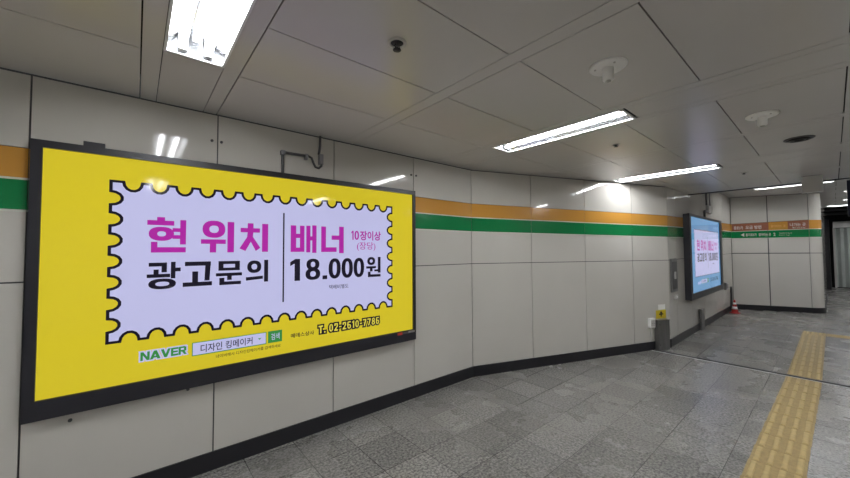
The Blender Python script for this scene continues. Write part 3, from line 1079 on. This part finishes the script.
r = tag(empty('service_panel', (7.00, 1.7667, 0.885)), 'tall grey metal service panel on the recessed wall beside the blue board', 'panel')
mb = MB(); mb.box(-0.165, 0.165, -0.025, 0, 0, 0.56, M['steel']); mb.build('panel_frame', r, 0.004)
mb = MB(); mb.box(-0.12, 0.12, -0.030, -0.024, 0.05, 0.51, M['steeldark']); mb.build('door', r)
mb = MB(); mb.box(-0.04, 0.03, -0.040, -0.029, 0.22, 0.34, M['lightgrey']); mb.build('handle', r)
r = tag(empty('wall_button', (7.08, 1.7667, 0.755)), 'small pale button box below the grey service panel', 'button')
mb = MB(); mb.box(-0.07, 0.07, -0.03, 0, 0, 0.075, M['lightgrey']); mb.build('housing', r, 0.006)
mb = MB(); mb.box(-0.02, 0.02, -0.036, -0.029, 0.022, 0.052, M['plastic']); mb.build('push_button', r)
r = tag(empty('wall_outlet', (11.25, 1.7667, 0.60)), 'small grey outlet box on the recessed wall above the red cone', 'outlet')
mb = MB(); mb.box(-0.12, 0.12, -0.05, 0, 0, 0.17, M['steel']); mb.build('housing', r, 0.006)
mb = MB(); mb.box(-0.08, 0.08, -0.054, -0.049, 0.03, 0.14, M['steeldark']); mb.build('face_plate', r)
o = MB(); o.tube([(11.85, 1.735, 0.0), (11.85, 1.735, 0.55), (11.80, 1.735, 0.62)], 0.025, M['steeldark'])
tag(o.build('wall_pipe'), 'short dark pipe on the recessed wall behind the red cone', 'pipe')

# traffic cone
r = tag(empty('traffic_cone', (11.50, 1.63, 0)), 'red traffic cone with white bands in the far wall corner', 'cone')
mb = MB(); mb.box(-0.14, 0.14, -0.14, 0.14, 0, 0.025, M['cone']); mb.build('base', r, 0.006); r.scale = (0.68, 0.68, 0.8)
rc = lambda z: 0.105 - (z - 0.025) * 0.215
mb = MB(); mb.lathe([(rc(0.025) + 0.012, 0.025), (rc(0.05), 0.05), (rc(0.40), 0.40), (rc(0.415) - 0.004, 0.412), (0, 0.412)], M['cone'], 24); mb.build('body', r)
for z0, z1 in ((0.13, 0.21), (0.28, 0.335)):
    mb = MB(); mb.lathe([(rc(z0), z0), (rc(z0) + 0.0025, z0), (rc(z1) + 0.0025, z1), (rc(z1), z1)], M['plastic'], 24); mb.build('white_band', r)

# bolts beside the wall joints and dark stubs under the large board
bolts = [(0.425, 2.44, 'left bolt of the pair beside the joint above the yellow board'),
         (0.487, 2.44, 'right bolt of the pair beside the joint above the yellow board'),
         (2.325, 2.445, 'left bolt of the pair above the right end of yellow board'),
         (2.395, 2.445, 'right bolt of the pair above the right end of yellow board'),
         (-0.284, 0.592, 'black stub under the left end of the yellow board'),
         (0.302, 0.624, 'black stub under the yellow board beside the second joint')]
for i, (x, z, lab) in enumerate(bolts):
    mb = MB()
    mb.lathe([(0, 0.0), (0.010, 0.0), (0.010, 0.012), (0.006, 0.016), (0, 0.016)], M['steeldark'], 10)
    for v_ in mb.bm.verts:
        co = v_.co.copy()
        v_.co = (co.x, -co.z, co.y)
    o = mb.build('wall_bolt', loc=(x, 2.997, z))
    tag(o, lab, 'bolt', 'bolts on the left wall')

# ------------------------------------------------------------------ lettering on the end wall's bands
ob, gb = dband
TT = (C3 - Vector((12.3558, 1.6947, 0))).length


def on_band(name, parent, items):
    mb = MB()
    for s_, a, b, c, d, m, off in items:
        lettering(mb, s_, a, b, c, d, -0.0055, M[m], off)
    return mb.build(name, parent)


tilt = lambda t: 0.06 * t / LD
mb = MB()
for a, b in ((0.02, 0.76), (1.13, LD - 0.005)):
    lo0, lo1, hi0, hi1 = (2.082 + 0.026 * a / LD, 2.082 + 0.026 * b / LD, 2.266 + 0.054 * a / LD, 2.266 + 0.054 * b / LD)
    mb.hexa([(a, -0.0042, lo0), (b, -0.0042, lo1), (b, -0.003, lo1), (a, -0.003, lo0),
             (a, -0.0042, hi0), (b, -0.0042, hi1), (b, -0.003, hi1), (a, -0.003, hi0)], M['maroon'])
mb.build('sign_field', ob)
on_band('lettering', ob, [('종로3가', 0.06, 0.25, 2.125, 2.215, 'signwhite', 0.02), ('오금 방면', 0.30, 0.62, 2.13, 2.225, 'signwhite', 0.02),
                          ('갈아타는 곳', 0.80, 1.09, 2.165, 2.225, 'signamber', 0.01),
                          ('나가는 곳', 1.17, LD - 0.06, 2.175, 2.262, 'signwhite', 0.02), ('Exit', 1.22, 1.46, 2.125, 2.155, 'signwhite', 0.0)])
on_band('lettering', gb, [('◀', 0.20, 0.27, 1.93, 2.03, 'signwhite', 0.0), ('을지로3가', 0.30, 0.52, 1.94, 2.02, 'signwhite', 0.02),
                          ('갈아타는 곳', 0.56, 0.80, 1.94, 2.02, 'signwhite', 0.02), ('2', 0.85, 0.89, 1.94, 2.02, 'signwhite', 0.02),
                          ('Transfer to Line 2', 0.96, 1.20, 1.995, 2.025, 'signwhite', 0.0), ('Euljiro 3-ga', 0.96, 1.16, 1.94, 1.97, 'signwhite', 0.0)])
